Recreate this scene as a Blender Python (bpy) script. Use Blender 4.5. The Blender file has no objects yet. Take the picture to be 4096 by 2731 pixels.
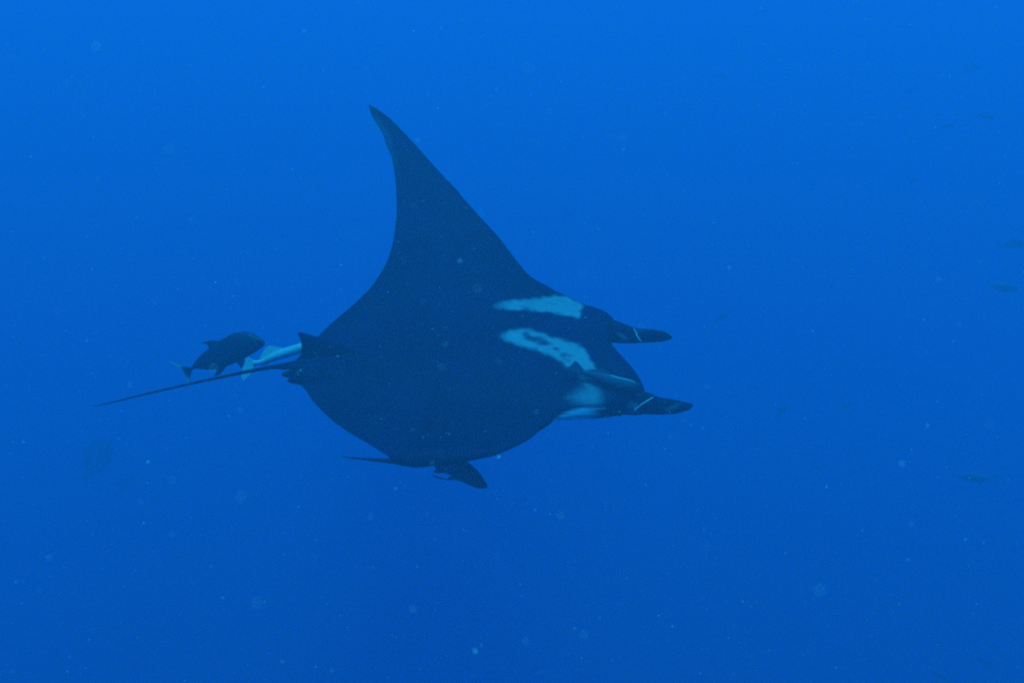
import bpy, bmesh, math, random
import numpy as np
from mathutils import Vector, Matrix

# ---------------------------------------------------------------- camera, light, exposure
scene = bpy.context.scene
C = scene.collection
PITCH = math.radians(-15.0)          # the diver looks slightly down
cam_data = bpy.data.cameras.new('camera')
cam = bpy.data.objects.new('camera', cam_data)
C.objects.link(cam)
cam.rotation_euler = (math.radians(90) + PITCH, 0, 0)
cam_data.lens = 36.0
cam_data.sensor_width = 36.0         # picture is as wide as the distance to it
cam_data.clip_start = 0.02
cam_data.clip_end = 500
cam_data.dof.use_dof = True
cam_data.dof.focus_distance = 5.6
cam_data.dof.aperture_fstop = 6.5
scene.camera = cam

SUN_DIR = Vector((0.08, -0.22, 0.95)).normalized()
elev = math.asin(SUN_DIR.z)
azim = math.atan2(SUN_DIR.x, SUN_DIR.y)
world = bpy.data.worlds.new('World')
scene.world = world
world.use_nodes = True
nt = world.node_tree
nt.nodes.clear()
sky = nt.nodes.new('ShaderNodeTexSky')
sky.sky_type = 'NISHITA'
sky.sun_disc = False
sky.sun_elevation = elev
sky.sun_rotation = azim
bg = nt.nodes.new('ShaderNodeBackground')
bg.inputs['Strength'].default_value = 0.10
wo = nt.nodes.new('ShaderNodeOutputWorld')
nt.links.new(sky.outputs[0], bg.inputs['Color'])
nt.links.new(bg.outputs[0], wo.inputs['Surface'])

sd = bpy.data.lights.new('sun', 'SUN')
sd.energy = 5.0
sd.angle = math.radians(22)      # the moving surface spreads the sunlight
sd.color = (1.0, 0.97, 0.92)
sun = bpy.data.objects.new('sun', sd)
C.objects.link(sun)
sun.rotation_euler = (-SUN_DIR).to_track_quat('-Z', 'Y').to_euler()

scene.view_settings.view_transform = 'Standard'
scene.view_settings.look = 'None'
scene.view_settings.gamma = 1.0
scene.view_settings.exposure = 1.21
scene.view_settings.use_curve_mapping = False
scene.render.engine = 'CYCLES'
scene.cycles.max_bounces = 10
scene.cycles.volume_bounces = 4
scene.cycles.use_denoising = False
scene.cycles.filter_width = 2.1
scene.render.dither_intensity = 1.0

# ---------------------------------------------------------------- measuring: a point seen at (u, v) of the 4096-wide picture, d metres away
bpy.context.view_layer.update()
RC = np.array(cam.rotation_euler.to_matrix())
def P(u, v, d):
    u = np.asarray(u, float); v = np.asarray(v, float); d = np.asarray(d, float)
    x = (u - 2048.0) / 4096.0 * d
    y = -(v - 1365.5) / 4096.0 * d
    p = np.stack([x, y, -d + 0 * x], -1)
    return p @ RC.T
def UV(p):
    q = np.asarray(p) @ RC
    d = -q[..., 2]
    return q[..., 0] / d * 4096 + 2048, -q[..., 1] / d * 4096 + 1365.5, d

# ---------------------------------------------------------------- helpers
def tag(o, label=None, cat=None, group=None, kind=None):
    if label: o['label'] = label
    if cat: o['category'] = cat
    if group: o['group'] = group
    if kind: o['kind'] = kind
    return o

def empty(name, loc):
    o = bpy.data.objects.new(name, None)
    o.empty_display_size = 0.1
    C.objects.link(o)
    o.location = tuple(loc)
    return o

def mesh_object(name, verts, faces, mat, parent=None, pale=None, origin=None, smooth=True):
    verts = np.asarray(verts, float)
    if parent is not None and parent.parent is not None:
        bpy.context.view_layer.update()
    if origin is None:
        origin = np.array(parent.matrix_world.translation if parent is not None else (0, 0, 0))
    me = bpy.data.meshes.new(name)
    me.from_pydata((verts - origin).tolist(), [], faces)
    me.validate()
    if smooth:
        me.polygons.foreach_set('use_smooth', [True] * len(me.polygons))
    if pale is not None and len(pale) == len(me.vertices):
        a = me.attributes.new('pale', 'FLOAT', 'POINT')
        a.data.foreach_set('value', np.asarray(pale, np.float32))
    me.materials.append(mat)
    o = bpy.data.objects.new(name, me)
    C.objects.link(o)
    if parent is not None:
        o.parent = parent
        o.location = Vector(origin) - parent.matrix_world.translation
    else:
        o.location = tuple(origin)
    return o

def pchip(x, y, xq):
    x = np.asarray(x, float); y = np.asarray(y, float); xq = np.asarray(xq, float)
    h = np.diff(x); dl = np.diff(y) / h
    m = np.zeros_like(y)
    for i in range(1, len(x) - 1):
        if dl[i - 1] * dl[i] > 0:
            w1 = 2 * h[i] + h[i - 1]; w2 = h[i] + 2 * h[i - 1]
            m[i] = (w1 + w2) / (w1 / dl[i - 1] + w2 / dl[i])
    m[0] = dl[0]; m[-1] = dl[-1]
    k = np.clip(np.searchsorted(x, xq) - 1, 0, len(h) - 1)
    t = (xq - x[k]) / h[k]
    t = np.clip(t, 0, 1)
    return ((2*t**3 - 3*t**2 + 1) * y[k] + (t**3 - 2*t**2 + t) * h[k] * m[k]
            + (-2*t**3 + 3*t**2) * y[k + 1] + (t**3 - t**2) * h[k] * m[k + 1])

def sstep(a, b, x):
    t = np.clip((np.asarray(x, float) - a) / (b - a), 0, 1)
    return t * t * (3 - 2 * t)

def poly_sd(poly, u, v):
    """signed distance to a polygon, positive inside"""
    poly = np.asarray(poly, float)
    u = np.asarray(u, float); v = np.asarray(v, float)
    inside = np.zeros(u.shape, bool)
    best = np.full(u.shape, 1e9)
    n = len(poly)
    for i in range(n):
        x0, y0 = poly[i]; x1, y1 = poly[(i + 1) % n]
        dx, dy = x1 - x0, y1 - y0
        t = np.clip(((u - x0) * dx + (v - y0) * dy) / (dx * dx + dy * dy), 0, 1)
        best = np.minimum(best, np.hypot(u - x0 - t * dx, v - y0 - t * dy))
        c = ((y0 > v) != (y1 > v)) & (u < (x1 - x0) * (v - y0) / (y1 - y0 + 1e-9) + x0)
        inside ^= c
    return np.where(inside, best, -best)

def smooth1(a, k):
    a = np.asarray(a, float)
    w = np.exp(-0.5 * (np.arange(-3 * k, 3 * k + 1) / k) ** 2); w /= w.sum()
    pad = np.concatenate([2 * a[0] - a[1:3 * k + 1][::-1], a, 2 * a[-1] - a[-3 * k - 1:-1][::-1]])
    return np.convolve(pad, w, 'valid')

# ---------------------------------------------------------------- materials
def skin(name, dark, pale, rough=0.55, spec=0.12, mottle=60.0, fleck=None, amount=0.35, bump=0.15):
    m = bpy.data.materials.new(name)
    m.use_nodes = True
    t = m.node_tree; N = t.nodes; L = t.links
    b = N['Principled BSDF']
    b.inputs['Roughness'].default_value = rough
    b.inputs['Specular IOR Level'].default_value = spec
    tc = N.new('ShaderNodeTexCoord')
    n1 = N.new('ShaderNodeTexNoise')
    n1.inputs['Scale'].default_value = mottle
    n1.inputs['Detail'].default_value = 6
    n1.inputs['Roughness'].default_value = 0.65
    L.new(tc.outputs['Object'], n1.inputs['Vector'])
    n2 = N.new('ShaderNodeTexNoise')
    n2.inputs['Scale'].default_value = mottle * 0.12
    n2.inputs['Detail'].default_value = 3
    L.new(tc.outputs['Object'], n2.inputs['Vector'])
    add = N.new('ShaderNodeMath'); add.operation = 'ADD'
    L.new(n1.outputs['Fac'], add.inputs[0]); L.new(n2.outputs['Fac'], add.inputs[1])
    mr = N.new('ShaderNodeMapRange')
    mr.inputs['From Min'].default_value = 0.6; mr.inputs['From Max'].default_value = 1.4
    mr.inputs['To Min'].default_value = 1 - amount; mr.inputs['To Max'].default_value = 1 + amount
    L.new(add.outputs[0], mr.inputs['Value'])
    at = N.new('ShaderNodeAttribute'); at.attribute_name = 'pale'
    # uneven edge of the pale markings
    ed = N.new('ShaderNodeMath'); ed.operation = 'MULTIPLY_ADD'
    L.new(n1.outputs['Fac'], ed.inputs[0]); ed.inputs[1].default_value = 0.2
    ed.inputs[2].default_value = -0.10
    pw = N.new('ShaderNodeMath'); pw.operation = 'MULTIPLY_ADD'; pw.use_clamp = True
    lim = N.new('ShaderNodeMath'); lim.operation = 'MULTIPLY'
    one = N.new('ShaderNodeMath'); one.operation = 'SUBTRACT'; one.inputs[0].default_value = 1.0
    L.new(at.outputs['Fac'], one.inputs[1])
    L.new(at.outputs['Fac'], lim.inputs[0]); L.new(one.outputs[0], lim.inputs[1])
    L.new(ed.outputs[0], pw.inputs[0]); L.new(lim.outputs[0], pw.inputs[1]); L.new(at.outputs['Fac'], pw.inputs[2])
    fac = pw.outputs[0]
    mx = N.new('ShaderNodeMix'); mx.data_type = 'RGBA'
    mx.inputs['A'].default_value = (*dark, 1); mx.inputs['B'].default_value = (*pale, 1)
    L.new(fac, mx.inputs['Factor'])
    sm = N.new('ShaderNodeMix'); sm.data_type = 'FLOAT'
    sm.inputs['B'].default_value = 1.0
    sq = N.new('ShaderNodeMath'); sq.operation = 'MULTIPLY'; sq.inputs[1].default_value = 1.8; sq.use_clamp = True
    L.new(at.outputs['Fac'], sq.inputs[0]); L.new(sq.outputs[0], sm.inputs['Factor']); L.new(mr.outputs[0], sm.inputs['A'])
    mul = N.new('ShaderNodeVectorMath'); mul.operation = 'SCALE'
    L.new(mx.outputs['Result'], mul.inputs[0]); L.new(sm.outputs[0], mul.inputs['Scale'])
    L.new(mul.outputs[0], b.inputs['Base Color'])
    bp = N.new('ShaderNodeBump')
    bp.inputs['Strength'].default_value = bump; bp.inputs['Distance'].default_value = 0.004
    L.new(n1.outputs['Fac'], bp.inputs['Height']); L.new(bp.outputs[0], b.inputs['Normal'])
    return m

M_MANTA = skin('manta_skin', (0.007, 0.006, 0.032), (0.55, 0.57, 0.58), mottle=26, amount=0.5, spec=0.03)
M_EDGE = skin('pale_fin_edge', (0.55, 0.56, 0.54), (0.6, 0.6, 0.6), mottle=80)
M_JACK = skin('black_jack_skin', (0.010, 0.009, 0.040), (0.50, 0.50, 0.42), mottle=70, spec=0.3)
M_REMORA = skin('pale_remora_skin', (0.38, 0.40, 0.40), (0.60, 0.62, 0.58), mottle=90, amount=0.25)
M_REMORA2 = skin('grey_remora_skin', (0.055, 0.052, 0.080), (0.55, 0.56, 0.54), mottle=90, amount=0.3)
M_EYE = skin('eye', (0.006, 0.006, 0.007), (0.2, 0.2, 0.2), rough=0.15, spec=0.5)
M_DARKFISH = skin('dark_distant_fish', (0.020, 0.022, 0.024), (0.42, 0.42, 0.30), mottle=50)
M_PALEFISH = skin('pale_distant_fish', (0.38, 0.40, 0.34), (0.55, 0.55, 0.35), mottle=50)
M_SNOW = skin('marine_snow', (0.62, 0.56, 0.52), (0.8, 0.8, 0.8), mottle=300, rough=0.8)

# ---------------------------------------------------------------- the sea water: clear blue, takes red and green from the light
def build_water():
    x0, x1, y0, y1, z0, z1 = -90, 90, -60, 140, -90, 15
    v = [(x, y, z) for z in (z0, z1) for y in (y0, y1) for x in (x0, x1)]
    f = [(0, 2, 3, 1), (4, 5, 7, 6), (0, 1, 5, 4), (2, 6, 7, 3), (0, 4, 6, 2), (1, 3, 7, 5)]
    m = bpy.data.materials.new('sea_water')
    m.use_nodes = True
    t = m.node_tree
    t.nodes.clear()
    out = t.nodes.new('ShaderNodeOutputMaterial')
    pv = t.nodes.new('ShaderNodeVolumePrincipled')
    dens = 0.33
    s = np.array([0.018, 0.0258, 0.0365])       # scattering per metre
    a = np.array([0.225, 0.0530, 0.0182])       # absorption per metre
    col = s / dens
    ab = np.clip(1 - a / (dens * (1 - col)), 0, 1) ** 2
    pv.inputs['Color'].default_value = (*col, 1)
    pv.inputs['Absorption Color'].default_value = (*ab, 1)
    pv.inputs['Density'].default_value = dens
    pv.inputs['Anisotropy'].default_value = 0.12
    t.links.new(pv.outputs[0], out.inputs['Volume'])
    o = mesh_object('haze', v, f, m, smooth=False)
    tag(o, 'clear blue sea water fading everything into the distance', 'water', kind='stuff')
build_water()

# ---------------------------------------------------------------- builders for living things
def tube(centres, ra, rb, adir, nseg=20, cap=True):
    """loft of ellipses along a curve; ra across adir, rb across the other side"""
    c = np.asarray(centres, float)
    t = np.gradient(c, axis=0); t /= np.linalg.norm(t, axis=1)[:, None]
    adir = np.broadcast_to(np.asarray(adir, float), c.shape)
    a = adir - (adir * t).sum(1)[:, None] * t
    a /= np.linalg.norm(a, axis=1)[:, None]
    b = np.cross(t, a)
    ph = np.linspace(0, 2 * np.pi, nseg, endpoint=False)
    ra = np.asarray(ra, float)[:, None, None]; rb = np.broadcast_to(np.asarray(rb, float), (len(c),))[:, None, None]
    v = c[:, None, :] + ra * np.cos(ph)[None, :, None] * a[:, None, :] + rb * np.sin(ph)[None, :, None] * b[:, None, :]
    n = len(c)
    v = v.reshape(-1, 3)
    f = []
    for i in range(n - 1):
        for j in range(nseg):
            k = (j + 1) % nseg
            f.append((i * nseg + j, i * nseg + k, (i + 1) * nseg + k, (i + 1) * nseg + j))
    if cap:
        f.append(tuple(range(nseg))[::-1])
        f.append(tuple((n - 1) * nseg + j for j in range(nseg)))
    return v, f

def sheet(le, te, thick, nch=16, profile=None, normal_hint=None):
    """a fin: chords from leading to trailing edge, thick in the middle, sharp at the rim"""
    le = np.asarray(le, float); te = np.asarray(te, float)
    n = len(le)
    t = 0.5 - 0.5 * np.cos(np.linspace(0, np.pi, nch))
    mid = le[:, None, :] * (1 - t)[None, :, None] + te[:, None, :] * t[None, :, None]
    ds = np.gradient(mid, axis=0); dt = np.gradient(mid, axis=1)
    nn = np.cross(ds, dt)
    ln = np.linalg.norm(nn, axis=2, keepdims=True)
    nn = nn / np.maximum(ln, 1e-12)
    if normal_hint is not None:
        if (nn.reshape(-1, 3).mean(0) @ np.asarray(normal_hint)) < 0: nn = -nn
    prof = (np.sin(np.pi * t) ** 0.7 if profile is None else profile(t))
    h = np.asarray(thick, float)
    h = (h[:, None] if h.ndim == 1 else h) * (prof[None, :] if np.ndim(prof) == 1 else prof)
    top = mid + nn * h[..., None]; bot = mid - nn * h[..., None]
    return stitch(top, bot)

def stitch(top, bot):
    n, m = top.shape[:2]
    idt = np.arange(n * m).reshape(n, m)
    v = [top.reshape(-1, 3)]
    idb = idt.copy()
    inner = np.zeros((n, m), bool); inner[1:-1, 1:-1] = True
    idb[inner] = n * m + np.arange(inner.sum())
    v.append(bot[inner])
    v = np.concatenate(v)
    f = []
    for i in range(n - 1):
        for j in range(m - 1):
            f.append((idt[i, j], idt[i, j + 1], idt[i + 1, j + 1], idt[i + 1, j]))
            q = (idb[i, j], idb[i + 1, j], idb[i + 1, j + 1], idb[i, j + 1])
            if set(q) != set(f[-1]): f.append(q)
    return v, [tuple(int(x) for x in q) for q in f]

def poly_fin(poly, thick, sub=True):
    """a thin fin from a flat outline in (x, z): rounded inward, with real thickness; returns verts, faces"""
    bm = bmesh.new()
    pts = np.asarray(poly, float)
    # refine outline with a closed curve
    n = len(pts)
    ring = []
    for i in range(n):
        p0, p1, p2, p3 = pts[i - 1], pts[i], pts[(i + 1) % n], pts[(i + 2) % n]
        for t in (0, .25, .5, .75):
            ring.append(0.5 * (2*p1 + (p2-p0)*t*0.6 + (2*p0-5*p1+4*p2-p3)*t*t*0.0 + 0*t) if False else p1*(1-t)+p2*t)
    ring = np.array(ring)
    k = np.array([.25, .5, .25])
    sm = np.stack([np.roll(ring, 1, 0), ring, np.roll(ring, -1, 0)], 0)
    ring = (sm * k[:, None, None]).sum(0)
    vs = [bm.verts.new((p[0], 0, p[1])) for p in ring]
    es = [bm.edges.new((vs[i], vs[(i + 1) % len(vs)])) for i in range(len(vs))]
    bmesh.ops.triangle_fill(bm, edges=es, use_beauty=True)
    bm.verts.ensure_lookup_table()
    r = bmesh.ops.extrude_face_region(bm, geom=bm.faces[:])
    ex = [g for g in r['geom'] if isinstance(g, bmesh.types.BMVert)]
    exs = set(ex)
    for v in bm.verts: v.co.y = thick / 2 if v in exs else -thick / 2
    bmesh.ops.recalc_face_normals(bm, faces=bm.faces[:])
    bm.verts.index_update()
    V = np.array([v.co[:] for v in bm.verts]); F = [tuple(v.index for v in f.verts) for f in bm.faces]
    bm.free()
    return V, F

# ---------------------------------------------------------------- the manta ray
LE = np.array([(421,1476),(433,1502),(445,1520),(473,1558),(519,1604),(585,1667),(677,1748),(749,1817),(824,1880),(892,1943),(956,2000),(1024,2052),(1070,2088),
    (1100,2114),(1125,2150),(1151,2198),(1174,2235),(1190,2275),(1214,2314),(1237,2361),(1256,2412),(1279,2448),(1305,2462),(1340,2450),(1377,2441),
    (1405,2448),(1443,2464),(1480,2490),(1508,2516),(1534,2543),(1557,2565),(1585,2580),(1612,2568),(1640,2525),(1656,2460),(1662,2390),(1665,2330),
    (1670,2265),(1679,2221),(1700,2195),(1720,2162),(1747,2130),(1769,2095),(1797,2034),(1821,1977),(1834,1920),(1844,1866),(1849,1805)], float)
TE = np.array([(421,1474),(456,1484),(496,1507),(534,1530),(585,1547),(631,1567),(694,1578),(763,1585),(838,1587),(912,1581),(976,1570),(1033,1553),
    (1090,1524),(1148,1484),(1200,1433),(1241,1387),(1271,1351),(1317,1300),(1348,1270),(1380,1240),(1420,1200),(1450,1178),(1480,1168),(1510,1176),
    (1534,1196),(1552,1216),(1604,1252),(1642,1288),(1688,1338),(1728,1395),(1760,1449),(1791,1499),(1818,1533),(1834,1552),(1849,1562)], float)
DEP = np.array([(421,7.30),(600,7.05),(800,6.76),(1000,6.46),(1200,6.14),(1350,5.92),(1465,5.75),(1600,5.50),(1700,5.30),(1780,5.13),(1825,5.04),(1849,5.02)], float)
FOLD = np.array([(1851,1760,1560,5.05),(1850.5,1700,1528,5.18),(1848,1620,1490,5.36),(1843,1530,1442,5.52),(1834,1432,1388,5.66),(1822,1348,1338,5.78)], float)

def manta_stations(ns):
    vv = np.concatenate([421 + (1849 - 421) * (1 - np.cos(np.linspace(0, np.pi, 500))) / 2, np.zeros(0)])
    ule = pchip(LE[:, 0], LE[:, 1], vv); ute = pchip(TE[:, 0], TE[:, 1], vv); dd = pchip(DEP[:, 0], DEP[:, 1], vv)
    k = np.linspace(0, len(FOLD), 90)[1:]
    base = np.vstack([[vv[-1], ule[-1], ute[-1], dd[-1]], FOLD])
    fx = [pchip(np.arange(len(base)), base[:, i], k) for i in range(4)]
    v = np.concatenate([vv, fx[0]]); ule = np.concatenate([ule, fx[1]]); ute = np.concatenate([ute, fx[2]]); d = np.concatenate([dd, fx[3]])
    le = P(ule, v, d); te = P(ute, v, d)
    mid = (le + te) / 2
    mid = mid.copy()
    # arc length across the span only, so that the head is not over-sampled
    across = P(np.full_like(v, 1800.0), v, d)
    s = np.concatenate([[0], np.cumsum(np.linalg.norm(np.diff(across, axis=0), axis=1) + 0.15 * np.linalg.norm(np.diff(le, axis=0), axis=1) + 0.1 * np.linalg.norm(np.diff(te, axis=0), axis=1))])
    q = np.linspace(0, s[-1], ns)
    return [np.interp(q, s, a) for a in (v, ule, ute, d)]

SURF = {}
def back_depth(u, v):
    """distance of the manta's back where the picture shows it at (u, v)"""
    pu, pv, pd = SURF['uvd']
    near = np.argsort((pu - u) ** 2 + (pv - v) ** 2)[:8]
    return float(pd[near].min())

def build_manta():
    NS, NC = 280, 190
    v, ule, ute, d = manta_stations(NS)
    d = smooth1(d, 4)
    ip = int(np.argmax(v))
    voff = np.where(np.arange(NS) <= ip, 15 * sstep(1800, 1845, v), np.interp(v, [1823, 1834, 1843, 1849, 1853], [0, 8, 13, 15, 15]))
    voff = smooth1(voff, 3)
    le = P(ule, v, d); te = P(ute, v - voff, d)
    c = P(np.full(NS, 1800.0), v, d)
    dist = np.concatenate([[0], np.cumsum(np.linalg.norm(np.diff(c, axis=0), axis=1))])
    y = dist - np.interp(1468, v[:int(np.argmax(v)) + 1], dist[:int(np.argmax(v)) + 1])     # metres from the back line
    t = np.linspace(0, 1, NC)
    t = 0.5 * t + 0.5 * (0.5 - 0.5 * np.cos(np.pi * t))
    mid = le[:, None, :] * (1 - t)[None, :, None] + te[:, None, :] * t[None, :, None]
    U = ule[:, None] * (1 - t) + ute[:, None] * t
    V = np.repeat(v[:, None], NC, 1)
    ds = np.gradient(c, axis=0)
    chord = te - le
    nn = np.cross(ds, chord)
    nn /= np.linalg.norm(nn, axis=1)[:, None]
    hint = P(2048, 1365.5, 5) * -1 + np.array([0, 0, 2.0])
    i0 = int(np.argmin(abs(y)))
    if nn[i0] @ hint < 0: nn = -nn
    nn = np.stack([smooth1(nn[:, k], 3) for k in range(3)], 1)
    nn /= np.linalg.norm(nn, axis=1)[:, None]
    # thickness
    uls = np.interp(v, [421, 1151, 1300, 1465, 1620, 1700, 1900], [0, 0, 2330, 2370, 2300, 0, 0])
    k1 = (v > 1151) & (v < 1700) & (np.arange(NS) < np.argmax(v))
    uls = np.where(k1, np.interp(v, [1151, 1240, 1465, 1630, 1700], [2198, 2310, 2370, 2270, 2188]), ule)
    tb = np.clip((uls[:, None] - U) / (uls - ute)[:, None], 0, 1)
    edge = np.clip((ule[:, None] - U) / 4096 * d[:, None] / 0.10, 0, 1)
    edge = np.sqrt(1 - (1 - edge) ** 2)
    t0 = t
    t = np.maximum(tb, 0.0)
    foil = 2.969 * np.sqrt(t) - 1.26 * t - 3.516 * t ** 2 + 2.843 * t ** 3 - 1.036 * t ** 4
    foil = np.clip(foil, 0, None) / foil.max()
    foil = np.where(U > (uls[:, None] - 0.3 * (uls - ute)[:, None]), 1.0, foil) * edge
    t = t0
    blunt = np.clip(1 - (1 - t / 0.16).clip(0, 1) ** 2.2, 0, 1) ** 0.6 * (1 - sstep(0.45, 1.0, t) * 1.0)
    ends = np.minimum(1, np.minimum(dist, dist[-1] - dist) / 0.10) ** 0.5
    w_body = np.exp(-(y / 0.36) ** 2)
    wing = 0.030 * np.clip(1 - abs(y) / 2.6, 0, 1) ** 0.8 * (1 - 0.5 * sstep(1.0, 1.5, y))
    head = sstep(2080, 2380, U) * np.exp(-(abs(y[:, None]) / 0.42) ** 4)
    h = (0.115 * w_body[:, None] * foil + wing[:, None] * foil + 0.055 * head * blunt[None]) * ends[:, None]
    # shallow groove and ridge of the back, gentle waves of the wing
    ridge = 0.022 * np.exp(-(y[:, None] / 0.05) ** 2) * sstep(1650, 1380, U) * sstep(0, .06, 1 - t)[None]
    wave = sstep(1.2, .8, y)[:, None] * 0.012 * np.sin(7.0 * y[:, None] + 3.0 * t[None]) * (1 - w_body[:, None]) * np.sin(np.pi * t)[None] * ends[:, None]
    top = mid + nn[:, None, :] * (h + ridge + wave)[..., None]
    flat = 1 - 0.6 * sstep(.25, .42, y) * sstep(.8, .62, y)
    bot = mid - nn[:, None, :] * (h * 0.9 * flat[:, None] - wave)[..., None]
    verts, faces = stitch(top, bot)
    ntop = NS * NC
    pale = np.zeros(len(verts))
    pu, pv, pd = UV(top.reshape(-1, 3))
    SURF['uvd'] = (pu, pv, pd)
    pale[:ntop] = markings(pu, pv)
    bu = UV(verts[ntop:])[0]
    pale[ntop:] = 0.9 * sstep(2400, 2330, bu)                            # white belly
    root = empty('manta_ray', P(1800, 1465, 5.75))
    bpy.context.view_layer.update()
    tag(root, 'large black manta ray with pale shoulder patches banking in the middle of the picture', 'manta ray')
    mesh_object('body', verts, faces, M_MANTA, root, pale)
    return root

def crop2(pts):
    return [(1800 + .4677 * x, 1050 + .4677 * y) for x, y in pts]
FAR_PATCH = crop2([(330,378),(420,345),(560,320),(720,312),(820,295),(900,280),(1000,292),(1090,335),(1142,375),(1118,420),(1112,472),(1000,455),(880,430),(720,410),(560,405),(420,395)])
NEAR_PATCH = crop2([(400,632),(460,600),(540,573),(640,568),(740,590),(850,635),(950,660),(1080,695),(1150,740),(1185,810),(1220,870),(1252,920),(1150,925),(1120,915),(1000,895),(950,840),(860,795),(740,745),(650,725),(540,692),(465,660)])
SHOULDER = crop2([(1110,985),(1230,1030),(1290,1110),(1302,1180),(1262,1250),(1130,1210),(1000,1150),(1080,1100),(1150,1070)])
ROOT_RIM = crop2([(885,1352),(985,1285),(1080,1245),(1200,1238),(1275,1250),(1240,1300),(1120,1312),(1000,1325)])
FLECKS = [((650,620),34,26,.9),((700,655),55,24,.9),((770,668),70,36,1),((830,690),50,14,.8),((905,735),34,14,.9),((985,785),46,16,.8),((1005,832),30,12,.6),((960,800),26,10,.7),
          ((720,740),30,8,.6),((1080,690),20,10,.3),((640,380),46,11,.5),((865,352),40,9,.3),((1060,360),40,10,.2),((960,330),60,8,.15),((560,372),40,6,.2)]
SPOTS = [((1440,1276),44,20,.16),((1562,1232),34,44,.22)]
def markings(u, v):
    u = np.asarray(u, float); v = np.asarray(v, float)
    r = np.random.RandomState(4)
    j = (np.sin(u * .061 + v * .113) + np.sin(u * .147 - v * .083) + np.sin(u * .031 + v * .21)) * 1.6
    a = 0.36 * sstep(-7, 8, poly_sd(FAR_PATCH, u, v) + j) * sstep(1940, 2060, u)
    b = 0.36 * sstep(-10, 10, poly_sd(NEAR_PATCH, u, v) + j) * sstep(1965, 2050, u)
    c = 0.24 * sstep(-24, 26, poly_sd(SHOULDER, u, v))
    e = 1.0 * sstep(-5, 6, poly_sd(ROOT_RIM, u, v))
    w = np.maximum(np.maximum(a, b), np.maximum(c, e))
    for (x, y), rx, ry, k in FLECKS:
        (cu, cv), = crop2([(x, y)])
        du = u - cu; dv = v - cv - 0.18 * du
        q = (du / (rx * .4677)) ** 2 + (dv / (ry * .4677)) ** 2 + 0.12 * j
        w = w * (1 - k * .72 * sstep(1.9, 0.3, q))
    for (x, y), rx, ry, k in SPOTS:
        (cu, cv), = crop2([(x, y)])
        q = ((u - cu) / (rx * .4677)) ** 2 + ((v - cv) / (ry * .4677)) ** 2
        w = np.maximum(w, k * sstep(1.6, 0.3, q))
    # pale greyish strip along the rear edge of the raised wing tip
    ute = np.interp(v, TE[:, 0], TE[:, 1])
    q = (u - ute)
    w = np.maximum(w, 0.055 * sstep(440, 500, v) * sstep(760, 520, v) * sstep(-2, 6, q) * sstep(34, 14, q))
    return np.clip(w, 0, 1)

VIEW = P(2048, 1365.5, 1.0)
UPC = RC[:, 1]
RIGHTC = RC[:, 0]

def cephalic(root, st, depth0, depth1, label, edge, spots):
    st = np.asarray(st, float)
    k = np.linspace(0, 1, 26); x = np.linspace(0, 1, len(st))
    u, v, hh = (pchip(x, st[:, i], k) for i in range(3))
    dd = depth0 + (depth1 - depth0) * k
    ctr = P(u, v, dd)
    half = hh / 4096 * dd
    vt, f = tube(ctr, half, half * (0.62 - 0.2 * k), UPC, 28)
    uu, ww, dv = UV(vt)
    front = dv < np.repeat(dd, 28)
    pale = np.zeros(len(vt))
    for (cu, cv), rx, ry, ang, s in spots:
        ca, sa = math.cos(ang), math.sin(ang)
        a = (uu - cu) * ca + (ww - cv) * sa; b = -(uu - cu) * sa + (ww - cv) * ca
        pale = np.maximum(pale, s * sstep(1.7, .2, (a / rx) ** 2 + (b / ry) ** 2) * front)
    o = mesh_object('cephalic_fin', vt, f, M_MANTA, root, pale)
    o['label'] = label
    if edge:
        e = np.asarray(edge, float)
        kk = np.linspace(0, 1, 18)
        xe = np.linspace(0, 1, len(e))
        eu, ev = pchip(xe, e[:, 0], kk), pchip(xe, e[:, 1], kk)
        cd = np.interp(eu, u, dd); cv = np.interp(eu, u, v); ch = np.interp(eu, u, hh)
        rel = np.clip(abs(ev - cv) / ch, 0, .98)
        bulge = ch / 4096 * cd * 0.55 * np.sqrt(1 - rel ** 2)
        pts = P(eu, ev, cd - bulge - 0.006)
        rr = 0.0032 * np.interp(kk, [0, .15, .8, 1], [.5, 1, 1.15, .35])
        vt, f = tube(pts, rr, rr, UPC + 0.3 * RIGHTC, 8)
        eo = mesh_object('fin_edge', vt, f, M_EDGE, o, None, origin=None)
    return o

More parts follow.
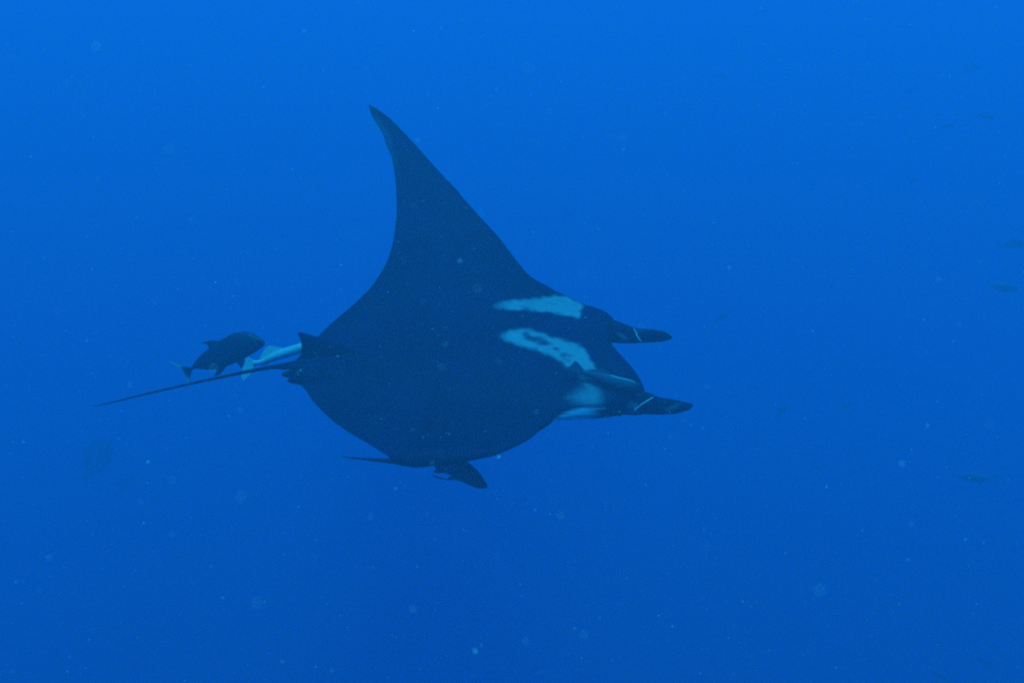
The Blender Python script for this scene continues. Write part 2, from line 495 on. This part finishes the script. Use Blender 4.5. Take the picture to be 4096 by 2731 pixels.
def build_manta_parts(root):
    cephalic(root, [(2400,1596,40),(2470,1606,50),(2530,1610,50),(2580,1612,45),(2625,1622,36),(2689,1626,30),(2728,1627,22.5),(2755,1624,14),(2771,1619,3)], 5.50, 5.36,
             'near curled head fin with a pale rim line', [(2613,1588),(2590,1602),(2565,1618),(2545,1634),(2536,1646)],
             [((2473,1646),24,11,.1,.2),((2532,1630),18,26,.3,.28),((2690,1632),36,7,-.55,.15),((2735,1647),26,3.5,-.3,.8)])
    cephalic(root, [(2380,1300,36),(2440,1322,46),(2500,1336,38),(2540,1342,31),(2604,1343,26),(2650,1345,20.5),(2675,1348,12),(2688,1350,3)], 5.96, 5.84,
             'far curled head fin with a pale rim line', [(2534,1314),(2543,1327),(2548,1342),(2556,1356),(2570,1370)],
             [((2495,1352),26,10,.75,.22)])
    # dorsal fin at the tail base
    L = [(1430,1400),(1385,1384),(1330,1362),(1290,1352),(1250,1342),(1218,1333),(1200,1332),(1194,1333)]
    T = [(1190,1440),(1203,1419),(1206,1392),(1206,1376),(1202,1358),(1196,1345),(1193,1338),(1193,1335)]
    k = np.linspace(0, 1, 18); x = np.linspace(0, 1, len(L))
    g = lambda A, i: pchip(x, np.array(A, float)[:, i], k)
    b0, b1 = back_depth(1425, 1402), back_depth(1205, 1436)
    apex = b1 - 0.085
    dl = b0 + 0.01 + (apex - b0 - 0.01) * k; dt = b1 + 0.01 + (apex - b1 - 0.01) * k
    vt, f = sheet(P(g(L, 0), g(L, 1), dl), P(g(T, 0), g(T, 1), dt), 0.022 * (1 - k) ** .6 + 0.004)
    mesh_object('dorsal_fin', vt, f, M_MANTA, root, np.zeros(len(vt)))
    # whip tail
    A = np.array([(1290,1440,15,5.74),(1230,1446,13.5,5.74),(1180,1453,11.5,5.75),(1137,1460,9.2,5.76),(1014,1481,7.2,5.79),(861,1513,5.6,5.83),(759,1535,4.8,5.86),(606,1570,4.0,5.95),(504,1595,3.2,6.02),(430,1613,2.4,6.08),(374,1626,0.8,6.12)])
    k = np.linspace(0, 1, 60); x = np.linspace(0, 1, len(A))
    u, v, hh, dd = (pchip(x, A[:, i], k) for i in range(4))
    vt, f = tube(P(u, v, dd), hh / 4096 * dd, hh / 4096 * dd * 0.8, UPC, 12)
    mesh_object('tail', vt, f, M_MANTA, root, np.zeros(len(vt)))
    # ragged pelvic fins either side of the tail
    def pelvic(L, T, d0, d1, label):
        k = np.linspace(0, 1, 20); x = np.linspace(0, 1, len(L))
        g = lambda A, i: pchip(x, np.array(A, float)[:, i], k)
        dd = d0 + (d1 - d0) * k
        vt, f = sheet(P(g(L, 0), g(L, 1), dd), P(g(T, 0), g(T, 1), dd), 0.012 * (1 - k) ** .5 + 0.003, 22)
        o = mesh_object('pelvic_fin', vt, f, M_MANTA, root, np.zeros(len(vt)))
        o['label'] = label
    pelvic([(1330,1500),(1240,1540),(1205,1540),(1180,1535),(1160,1531),(1150,1524)], [(1240,1480),(1185,1500),(1172,1506),(1162,1509),(1154,1514),(1149,1520)], 5.62, 5.66, 'outer ragged lobe of the near pelvic fin')
    pelvic([(1300,1490),(1200,1513),(1170,1511),(1148,1509),(1133,1505),(1126,1498)], [(1260,1465),(1205,1473),(1180,1477),(1155,1482),(1136,1487),(1126,1494)], 5.65, 5.70, 'inner ragged lobe of the near pelvic fin')
    pelvic([(1260,1480),(1170,1478),(1140,1479),(1122,1477),(1112,1472)], [(1220,1452),(1160,1458),(1135,1462),(1120,1465),(1111,1469)], 5.70, 5.75, 'small clasper beside the tail root')
    pelvic([(1200,1470),(1120,1476),(1095,1476),(1072,1475),(1056,1471)], [(1180,1455),(1110,1462),(1090,1464),(1070,1466),(1055,1468)], 5.76, 5.80, 'thin trailing lobe under the tail root')
    # eye on the near side of the head
    e = P(2478, 1652, 5.40)
    bm = bmesh.new(); bmesh.ops.create_uvsphere(bm, u_segments=14, v_segments=10, radius=0.016)
    V = np.array([q.co[:] for q in bm.verts]) + e; F = [tuple(q.index for q in fc.verts) for fc in bm.faces]; bm.free()
    mesh_object('eye', V, F, M_EYE, root)

manta = build_manta()
build_manta_parts(manta)

# ---------------------------------------------------------------- fish: bodies lofted from an upper and a lower profile, fins of their own
class Fish:
    """local frame: x forward, z up, y across, all in metres; outline given in picture units"""
    def __init__(self, name, label, cat, tail, nose, depth, depth_nose=None, group=None):
        dn = depth if depth_nose is None else depth_nose
        self.A = P(*tail, depth); self.B = P(*nose, dn)
        x = self.B - self.A; x /= np.linalg.norm(x)
        toward = -VIEW / np.linalg.norm(VIEW)
        y = toward - (toward @ x) * x; y /= np.linalg.norm(y)
        z = np.cross(y, x)
        flip = z @ UPC
        if flip < 0: z = -z
        self.R = np.stack([x, -np.cross(x, z) * 1.0, z], 1)
        self.y = y
        self.root = empty(name, self.A)
        self.root.rotation_euler = (0, 0, 0)
        tag(self.root, label, cat, group)
        bpy.context.view_layer.update()
        self.x, self.z = x, z
        self.tail2 = np.array(tail, float); self.depth = depth
        self.dn = dn
    def loc(self, pts):
        """picture points -> (x, z) in the fish's own plane"""
        pts = np.asarray(pts, float)
        # intersect the view ray with the plane through A spanned by x and z
        n = np.cross(self.x, self.z)
        r = P(pts[:, 0], pts[:, 1], 1.0)
        s = (self.A @ n) / (r @ n)
        w = r * s[:, None] - self.A
        return np.stack([w @ self.x, w @ self.z], 1)
    def world(self, xyz):
        xyz = np.asarray(xyz, float)
        return self.A + xyz[:, 0:1] * self.x + xyz[:, 1:2] * self.y + xyz[:, 2:3] * self.z
    def body(self, top, bot, mat, width=0.45, pale=None, n=44, seg=24, power=0.8):
        T = self.loc(top); B = self.loc(bot)
        T = T[np.argsort(T[:, 0])]; B = B[np.argsort(B[:, 0])]
        x0 = max(T[0, 0], B[0, 0]); x1 = max(T[-1, 0], B[-1, 0])
        k = 0.5 - 0.5 * np.cos(np.linspace(0, np.pi, n))
        xs = x0 + (x1 - x0) * k
        zt = smooth1(np.interp(xs, T[:, 0], T[:, 1]), 1); zb = smooth1(np.interp(xs, B[:, 0], B[:, 1]), 1)
        zc = (zt + zb) / 2; hh = np.maximum((zt - zb) / 2, 0.002)
        nosew = np.clip((x1 - xs) / (x1 - x0) / 0.03, 0.0, 1) ** 0.5
        hh = np.maximum(hh * np.maximum(nosew, .12), 0.001)
        hw = np.maximum(hh * width, 0.002)
        ph = np.linspace(0, 2 * np.pi, seg, endpoint=False)
        cs = np.sign(np.cos(ph)) * abs(np.cos(ph)) ** power; sn = np.sign(np.sin(ph)) * abs(np.sin(ph)) ** 1.0
        v = np.stack([np.repeat(xs[:, None], seg, 1), hw[:, None] * cs, zc[:, None] + hh[:, None] * sn], 2).reshape(-1, 3)
        f = []
        for i in range(n - 1):
            for j in range(seg):
                q = (j + 1) % seg
                f.append((i * seg + j, i * seg + q, (i + 1) * seg + q, (i + 1) * seg + j))
        f.append(tuple(range(seg))[::-1]); f.append(tuple((n - 1) * seg + j for j in range(seg)))
        pl = np.zeros(len(v)) if pale is None else pale(v, np.repeat(hh, seg), np.repeat(zc, seg))
        self.hw = lambda x: np.interp(x, xs, hw)
        self.len = x1 - x0
        return mesh_object('body', self.world(v), f, mat, self.root, pl)
    def fin(self, name, poly, mat, thick=0.006, y=0.0, pale=None, parent=None, splay=0.0):
        q = self.loc(poly)
        V, F = poly_fin(q, thick)
        V[:, 1] += y
        if splay:
            V[:, 1] += splay * (V[:, 2] - V[:, 2].max())
        pl = np.zeros(len(V)) if pale is None else pale(V)
        return mesh_object(name, self.world(V), F, mat, self.root, pl, smooth=False)
    def eye(self, uv, r):
        q = self.loc([uv])[0]
        bm = bmesh.new(); bmesh.ops.create_uvsphere(bm, u_segments=10, v_segments=8, radius=r)
        V = np.array([p.co[:] for p in bm.verts]); F = [tuple(p.index for p in fc.verts) for fc in bm.faces]; bm.free()
        for s in (-1, 1):
            W = V * [1, .5, 1] + [q[0], s * self.hw(q[0]) * .93, q[1]]
            mesh_object('eye', self.world(W), F, M_EYE, self.root)

def cA(pts): return [(640 + x / 3.36, 1300 + y / 3.36) for x, y in pts]
def cB(pts): return [(2200 + x / 3.92, 1400 + y / 3.92) for x, y in pts]
def cD(pts): return [(1700 + x / 7.84, 1800 + y / 7.84) for x, y in pts]

# black jack following above the tail
jk = Fish('black_jack', 'black jack fish with pale tail tips swimming just above the manta tail', 'fish', cA([(425,575)])[0], cA([(1412,245)])[0], 5.74, 5.66)
jk.body(cA([(425,562),(480,482),(550,398),(630,332),(700,268),(780,214),(860,170),(960,120),(1060,92),(1160,85),(1225,97),(1290,138),(1365,182),(1408,222),(1417,246)]),
        cA([(432,588),(520,586),(640,600),(760,603),(880,570),(930,542),(990,512),(1040,492),(1120,458),(1180,425),(1220,400),(1320,340),(1388,288),(1416,250)]), M_JACK, width=0.5)
jk.fin('dorsal_fin', cA([(800,225),(770,208),(690,207),(620,218),(556,243),(635,256),(660,290),(655,330),(740,300)]), M_JACK, 0.007)
tip1 = jk.loc(cA([(115,480),(378,810),(400,600)]))
jk.fin('tail_fin', cA([(445,555),(400,572),(330,556),(240,536),(112,478),(195,535),(285,588),(330,630),(352,680),(362,740),(378,815),(397,735),(408,660),(432,605),(470,585)]), M_JACK, 0.007,
       pale=lambda V: 0.5 * sstep(0.03, 0.065, np.hypot(V[:, 0] - tip1[2, 0], V[:, 2] - tip1[2, 1])))
jk.fin('anal_fin', cA([(745,590),(760,615),(738,690),(800,668),(842,622),(890,560),(820,560)]), M_JACK, 0.007)
jk.fin('pelvic_fin', cA([(1010,480),(1060,515),(1088,545),(1105,575),(1130,545),(1146,480),(1150,430),(1080,450)]), M_JACK, 0.006, y=0.014)
q = cA([(1150,270),(1060,330),(985,405),(1040,385),(1110,330)])
jk.fin('pectoral_fin', q, M_JACK, 0.004, y=0.034)
jk.eye(cA([(1330,215)])[0], 0.010)

# pale remora behind the dorsal fin
rm = Fish('remora', 'pale whitish remora with raised fin trailing behind the manta dorsal fin', 'fish', cA([(1290,505)])[0], cA([(2140,250)])[0], 5.93, 5.86)
rm.body(cA([(1260,475),(1300,474),(1380,452),(1470,396),(1560,346),(1690,302),(1800,266),(1900,238),(2000,222),(2080,222),(2140,240)]),
        cA([(1260,540),(1350,538),(1500,498),(1700,440),(1850,392),(1980,350),(2080,300),(2140,262)]), M_REMORA, width=1.0, power=1.0)
rm.fin('dorsal_fin', cA([(1720,318),(1690,314),(1580,296),(1510,278),(1448,277),(1400,335),(1335,455),(1400,455),(1480,405),(1560,365)]), M_REMORA, 0.006, pale=lambda V: np.full(len(V), .2))
rm.fin('tail_fin', cA([(1330,480),(1290,480),(1235,462),(1185,423),(1155,440),(1146,500),(1118,560),(1098,640),(1090,690),(1118,748),(1165,715),(1205,682),(1238,610),(1290,545),(1330,530)]), M_REMORA, 0.006, pale=lambda V: np.full(len(V), .2))
rm.fin('anal_fin', cA([(1500,490),(1450,530),(1420,545),(1360,545),(1370,520)]), M_REMORA, 0.005)
rm.eye(cA([(2095,255)])[0], 0.008)

# grey remora lying on the near side of the head
r2 = Fish('remora', 'slim grey remora with bright back edge lying along the near side of the manta head', 'fish', cB([(535,345)])[0], cB([(1420,560)])[0], back_depth(2350, 1490) - 0.045, back_depth(2540, 1542) - 0.05)
def back_line(V, hh, zc):
    x = V[:, 0] / max(V[:, 0].max(), 1e-6)
    return 0.9 * sstep(.86, .97, (V[:, 2] - zc) / hh) * sstep(.42, .50, x) * sstep(.95, .82, x)
r2.body(cB([(500,300),(550,316),(640,330),(760,345),(860,362),(940,384),(1050,418),(1160,442),(1270,468),(1330,492),(1385,525),(1420,556)]),
        cB([(450,365),(520,372),(600,405),(700,450),(800,500),(900,545),(1000,580),(1100,602),(1200,615),(1290,618),(1360,600),(1420,566)]), M_REMORA2, width=0.7, pale=back_line)
r2.fin('dorsal_fin', cB([(560,320),(600,309),(720,301),(800,291),(850,292),(890,315),(918,350),(945,390),(800,365),(680,350)]), M_REMORA2, 0.005)
r2.fin('tail_fin', cB([(560,322),(520,292),(480,245),(440,195),(405,168),(375,180),(345,215),(318,255),(255,276),(172,279),(300,318),(420,348),(480,365),(560,365)]), M_REMORA2, 0.005)
r2.fin('pectoral_fin', cB([(1180,560),(1080,575),(1010,590),(1060,560),(1150,535)]), M_REMORA2, 0.004, y=0.028)
r2.eye(cB([(1375,545)])[0], 0.006)

# dark jack under the near wing
j2 = Fish('black_jack', 'dark jack fish with long sickle fin half hidden below the near wing', 'fish', cD([(470,560)])[0], cD([(1965,1150)])[0], 5.56, 5.46)
j2.body(cD([(440,470),(560,390),(700,310),(900,270),(1100,290),(1310,352),(1450,450),(1590,570),(1700,700),(1790,820),(1850,920),(1930,1030),(1965,1110),(1972,1145)]),
        cD([(430,690),(540,715),(640,722),(740,745),(820,800),(870,860),(980,925),(1100,962),(1270,1040),(1400,1100),(1560,1166),(1700,1196),(1850,1202),(1940,1185),(1970,1155)]), M_JACK, width=0.5)
j2.fin('pelvic_fin', cD([(1050,945),(980,934),(850,932),(720,934),(600,910),(450,868),(330,822),(255,768),(300,770),(400,812),(550,858),(650,890),(750,880),(830,815),(900,860)]), M_JACK, 0.005, y=0.02)
j2.fin('tail_fin', cD([(520,420),(400,360),(250,330),(255,440),(285,495),(332,560),(342,610),(300,645),(228,688),(330,706),(450,722),(540,715)]), M_JACK, 0.005)
j2.eye(cD([(1850,1080)])[0], 0.007)

# ---------------------------------------------------------------- fish fading in the distance
def far_fish(name, label, u, v, length, ang, d, mat, tall=0.24, yaw=0.0, stripe=0.0, left=False, fork=1.0, group='small fish fading into the blue water'):
    ang = math.radians(ang)
    ca, sa = math.cos(ang), math.sin(ang)
    s = -1 if left else 1
    def X(pts):
        out = []
        for a, b in pts:
            a = (a - 0.5) * length * s; b = b * length
            out.append((u + a * ca - b * sa, v - a * sa - b * ca))
        return out
    f = Fish(name, label, 'fish', X([(0.18, 0)])[0], X([(1.0, 0)])[0], d, d + yaw, group)
    k = tall / 2
    pal = None
    if stripe: pal = lambda V, hh, zc: stripe * sstep(.35, .8, (V[:, 2] - zc) / hh)
    f.body(X([(.16, .025), (.3, .55 * k), (.45, .9 * k), (.62, k), (.78, .85 * k), (.92, .45 * k), (1.0, .05 * k)]),
           X([(.16, -.025), (.3, -.5 * k), (.45, -.85 * k), (.62, -k), (.78, -.8 * k), (.92, -.4 * k), (1.0, -.05 * k)]), mat, width=0.55, pale=pal, n=20, seg=12)
    tp = (lambda V: np.full(len(V), stripe * .8))
    f.fin('tail_fin', X([(.22, .03), (.12, .07), (0.0, .14 * fork), (.06, .03), (.07, 0), (.06, -.03), (.0, -.14 * fork), (.12, -.07), (.22, -.03)]), mat, 0.004 * d / 10, pale=tp)
    f.fin('dorsal_fin', X([(.66, .9 * k), (.56, 1.0 * k + .06), (.5, .9 * k + .03), (.3, .55 * k + .015), (.3, .4 * k), (.5, .7 * k)]), mat, 0.004 * d / 10, pale=tp)
    f.fin('anal_fin', X([(.5, -.75 * k), (.45, -.9 * k - .045), (.3, -.5 * k - .012), (.3, -.35 * k)]), mat, 0.004 * d / 10)
    return f

FF = [
 ('dark slim fish with yellowish back at the right, level with the lower wing edge', 3908, 1910, 158, -6, 8.6, M_DARKFISH, .25, .35, .6, True),
 ('pale tailed fish near the right edge, level with the upper shoulder patch', 4012, 1148, 130, -10, 9.5, M_DARKFISH, .30, .8, .75, False),
 ('dark blurred fish cut by the right edge of the picture', 4052, 978, 128, 6, 10.5, M_DARKFISH, .26, .2, 0, False),
 ('small faint dark fish right of the far head fin', 2884, 1272, 66, 25, 11.0, M_DARKFISH, .24, .1, 0, False),
 ('small dark fish pointing up right beyond the near head fin', 3126, 1645, 72, 44, 10.5, M_DARKFISH, .25, .1, 0, False),
 ('faint fish with greenish head right of the near head fin', 3374, 1626, 82, 27, 10.5, M_DARKFISH, .22, .2, .5, False),
 ('blurred dark fish high at the right edge', 3945, 466, 76, -12, 12.5, M_DARKFISH, .30, .2, 0, False),
 ('faint dark fish left of and below the high right one', 3788, 505, 66, 10, 13.0, M_DARKFISH, .26, .1, 0, False),
 ('very faint dark fish at the top right corner', 3895, 270, 70, 2, 14.0, M_DARKFISH, .24, .1, 0, False),
 ('very faint dark fish in the upper right, left of the others', 3642, 362, 52, 12, 14.0, M_DARKFISH, .28, .1, 0, True),
 ('tiny dark fish halfway between the wing tip height and the head at right', 3656, 722, 46, 20, 13.0, M_DARKFISH, .30, .1, 0, True),
 ('blurred dark fish right of the raised wing at the top', 2892, 308, 62, -8, 14.0, M_DARKFISH, .28, .1, 0, False),
 ('faint pale fish slanting down near the right edge', 3914, 818, 56, -42, 12.0, M_PALEFISH, .26, .1, 0, False),
 ('dark slanting fish in the bottom right corner', 3947, 2651, 84, -27, 10.5, M_DARKFISH, .22, .2, 0, False),
 ('pale backed fish slanting down at the bottom edge, right side', 3756, 2697, 128, -29, 10.0, M_DARKFISH, .20, .3, .8, False),
 ('pale fish at the bottom edge right of the picture centre', 2168, 2690, 82, 14, 10.5, M_PALEFISH, .24, .2, 0, True),
 ('faint pale fish near the bottom, below the manta', 1852, 2504, 66, 14, 12.0, M_PALEFISH, .22, .1, 0, True),
 ('faint dark fish low at the right, above the bottom corner', 3478, 2612, 50, 25, 13.0, M_DARKFISH, .24, .1, 0, False),
 ('faint pale fish low at the right edge', 3926, 2322, 56, -36, 12.5, M_PALEFISH, .22, .1, 0, False),
 ('faint dark fish right of the wing, below the near head fin', 3252, 1862, 50, -12, 13.0, M_DARKFISH, .26, .1, 0, True),
 ('faint greenish fish right of the mouth between the head fins', 3030, 1552, 58, -28, 12.5, M_DARKFISH, .22, .1, .4, True),
]
for (lab, u, v, ln, an, d, m, tl, yw, stp, lf) in FF:
    far_fish('distant_fish', lab, u, v, ln, an, d * 2.35, m, tl, yw, stp, lf)
far_fish('distant_fish', 'large blurred dark shape deep below the tail tip at left', 385, 1840, 215, 58, 29.0, M_DARKFISH, .55, .6, 0, False, .6, 'dim shapes below the tail')
far_fish('distant_fish', 'smaller blurred dark shape right of the large one at left', 495, 1945, 130, 40, 35.0, M_DARKFISH, .40, .4, 0, False, .6, 'dim shapes below the tail')

# ---------------------------------------------------------------- drifting specks of marine snow
def build_snow():
    rng = np.random.RandomState(11)
    t = (1 + 5 ** .5) / 2
    ico = np.array([(-1,t,0),(1,t,0),(-1,-t,0),(1,-t,0),(0,-1,t),(0,1,t),(0,-1,-t),(0,1,-t),(t,0,-1),(t,0,1),(-t,0,-1),(-t,0,1)]) / math.hypot(1, t)
    fac = np.array([(0,11,5),(0,5,1),(0,1,7),(0,7,10),(0,10,11),(1,5,9),(5,11,4),(11,10,2),(10,7,6),(7,1,8),(3,9,4),(3,4,2),(3,2,6),(3,6,8),(3,8,9),(4,9,5),(2,4,11),(6,2,10),(8,6,7),(9,8,1)])
    pts = []; rad = []
    def zone(n, y0, y1, hx, hz, r0, r1, pw):
        y = rng.uniform(y0, y1, n); x = rng.uniform(-hx, hx, n); z = rng.uniform(-hz, hz, n) - y * math.tan(-PITCH)
        pts.append(np.stack([x, y, z], 1)); rad.append(r0 * (r1 / r0) ** (rng.rand(n) ** pw))
    zone(420, 0.28, 1.0, 0.75, 0.55, 0.00028, 0.00075, 1.2)
    zone(4500, 1.0, 3.0, 1.9, 1.3, 0.0003, 0.0012, 2.0)
    zone(6500, 3.0, 6.5, 3.8, 2.6, 0.0006, 0.0021, 2.2)
    # a few that stand out
    sp = np.array([(1900,2602,.9,.0016),(2102,2562,.62,.0010),(2335,2538,.55,.0010),(2680,1648,2.5,.0016),(2562,1312,.55,.0011),(3710,1702,1.2,.0010),(228,1245,.6,.0008),(963,1987,.45,.0010),
        (675,597,.45,.0009),(960,1640,.9,.0010),(3430,5,.9,.0014),(3330,580,.7,.0009),(2140,2042,1.6,.0013),(1365,1060,2.0,.0018),(1055,349,2.0,.0018),(790,329,1.6,.0014),(640,338,1.6,.0012),(592,1847,1.6,.0015),
        (195,2230,.7,.0009),(1480,2068,.8,.0009),(2243,2060,.6,.0009),(2820,2180,.5,.0009),(3960,1695,.5,.0009),(2100,1180,.7,.0009),(2495,553,.6,.0009),(3510,505,.6,.0008),(3750,1120,.8,.0010),(385,190,.5,.0012),
        (1925,855,.6,.0010),(1795,712,.6,.0010),(1612,1045,.6,.0009),(1840,1045,.9,.0012),(1690,1210,.7,.0010),(1650,1720,.7,.0009),(2340,1188,2.2,.0018),(1730,1316,2.0,.0016),(3182,260,1.8,.0016),(3035,425,2.0,.0015)])
    pts.append(P(sp[:, 0], sp[:, 1], sp[:, 2])); rad.append(sp[:, 3] * np.where(sp[:, 2] < .75, .5, .75))
    pts = np.concatenate(pts); rad = np.concatenate(rad)
    n = len(pts)
    # random stretched, lumpy grains
    A = rng.randn(n, 3, 3); Q = np.linalg.qr(A)[0]
    S = np.stack([rng.uniform(.8, 2.6, n), rng.uniform(.6, 1.1, n), rng.uniform(.5, 1.0, n)], 1)
    base = ico[None] * (1 + 0.25 * rng.randn(n, 12, 1))
    v = np.einsum('nij,nkj->nki', Q, base * S[:, None, :]) * rad[:, None, None] + pts[:, None, :]
    f = (fac[None] + (np.arange(n) * 12)[:, None, None]).reshape(-1, 3)
    o = mesh_object('marine_snow', v.reshape(-1, 3), f.tolist(), M_SNOW, smooth=True)
    tag(o, 'pale specks of drifting marine snow all through the water', 'marine snow', kind='stuff')
build_snow()
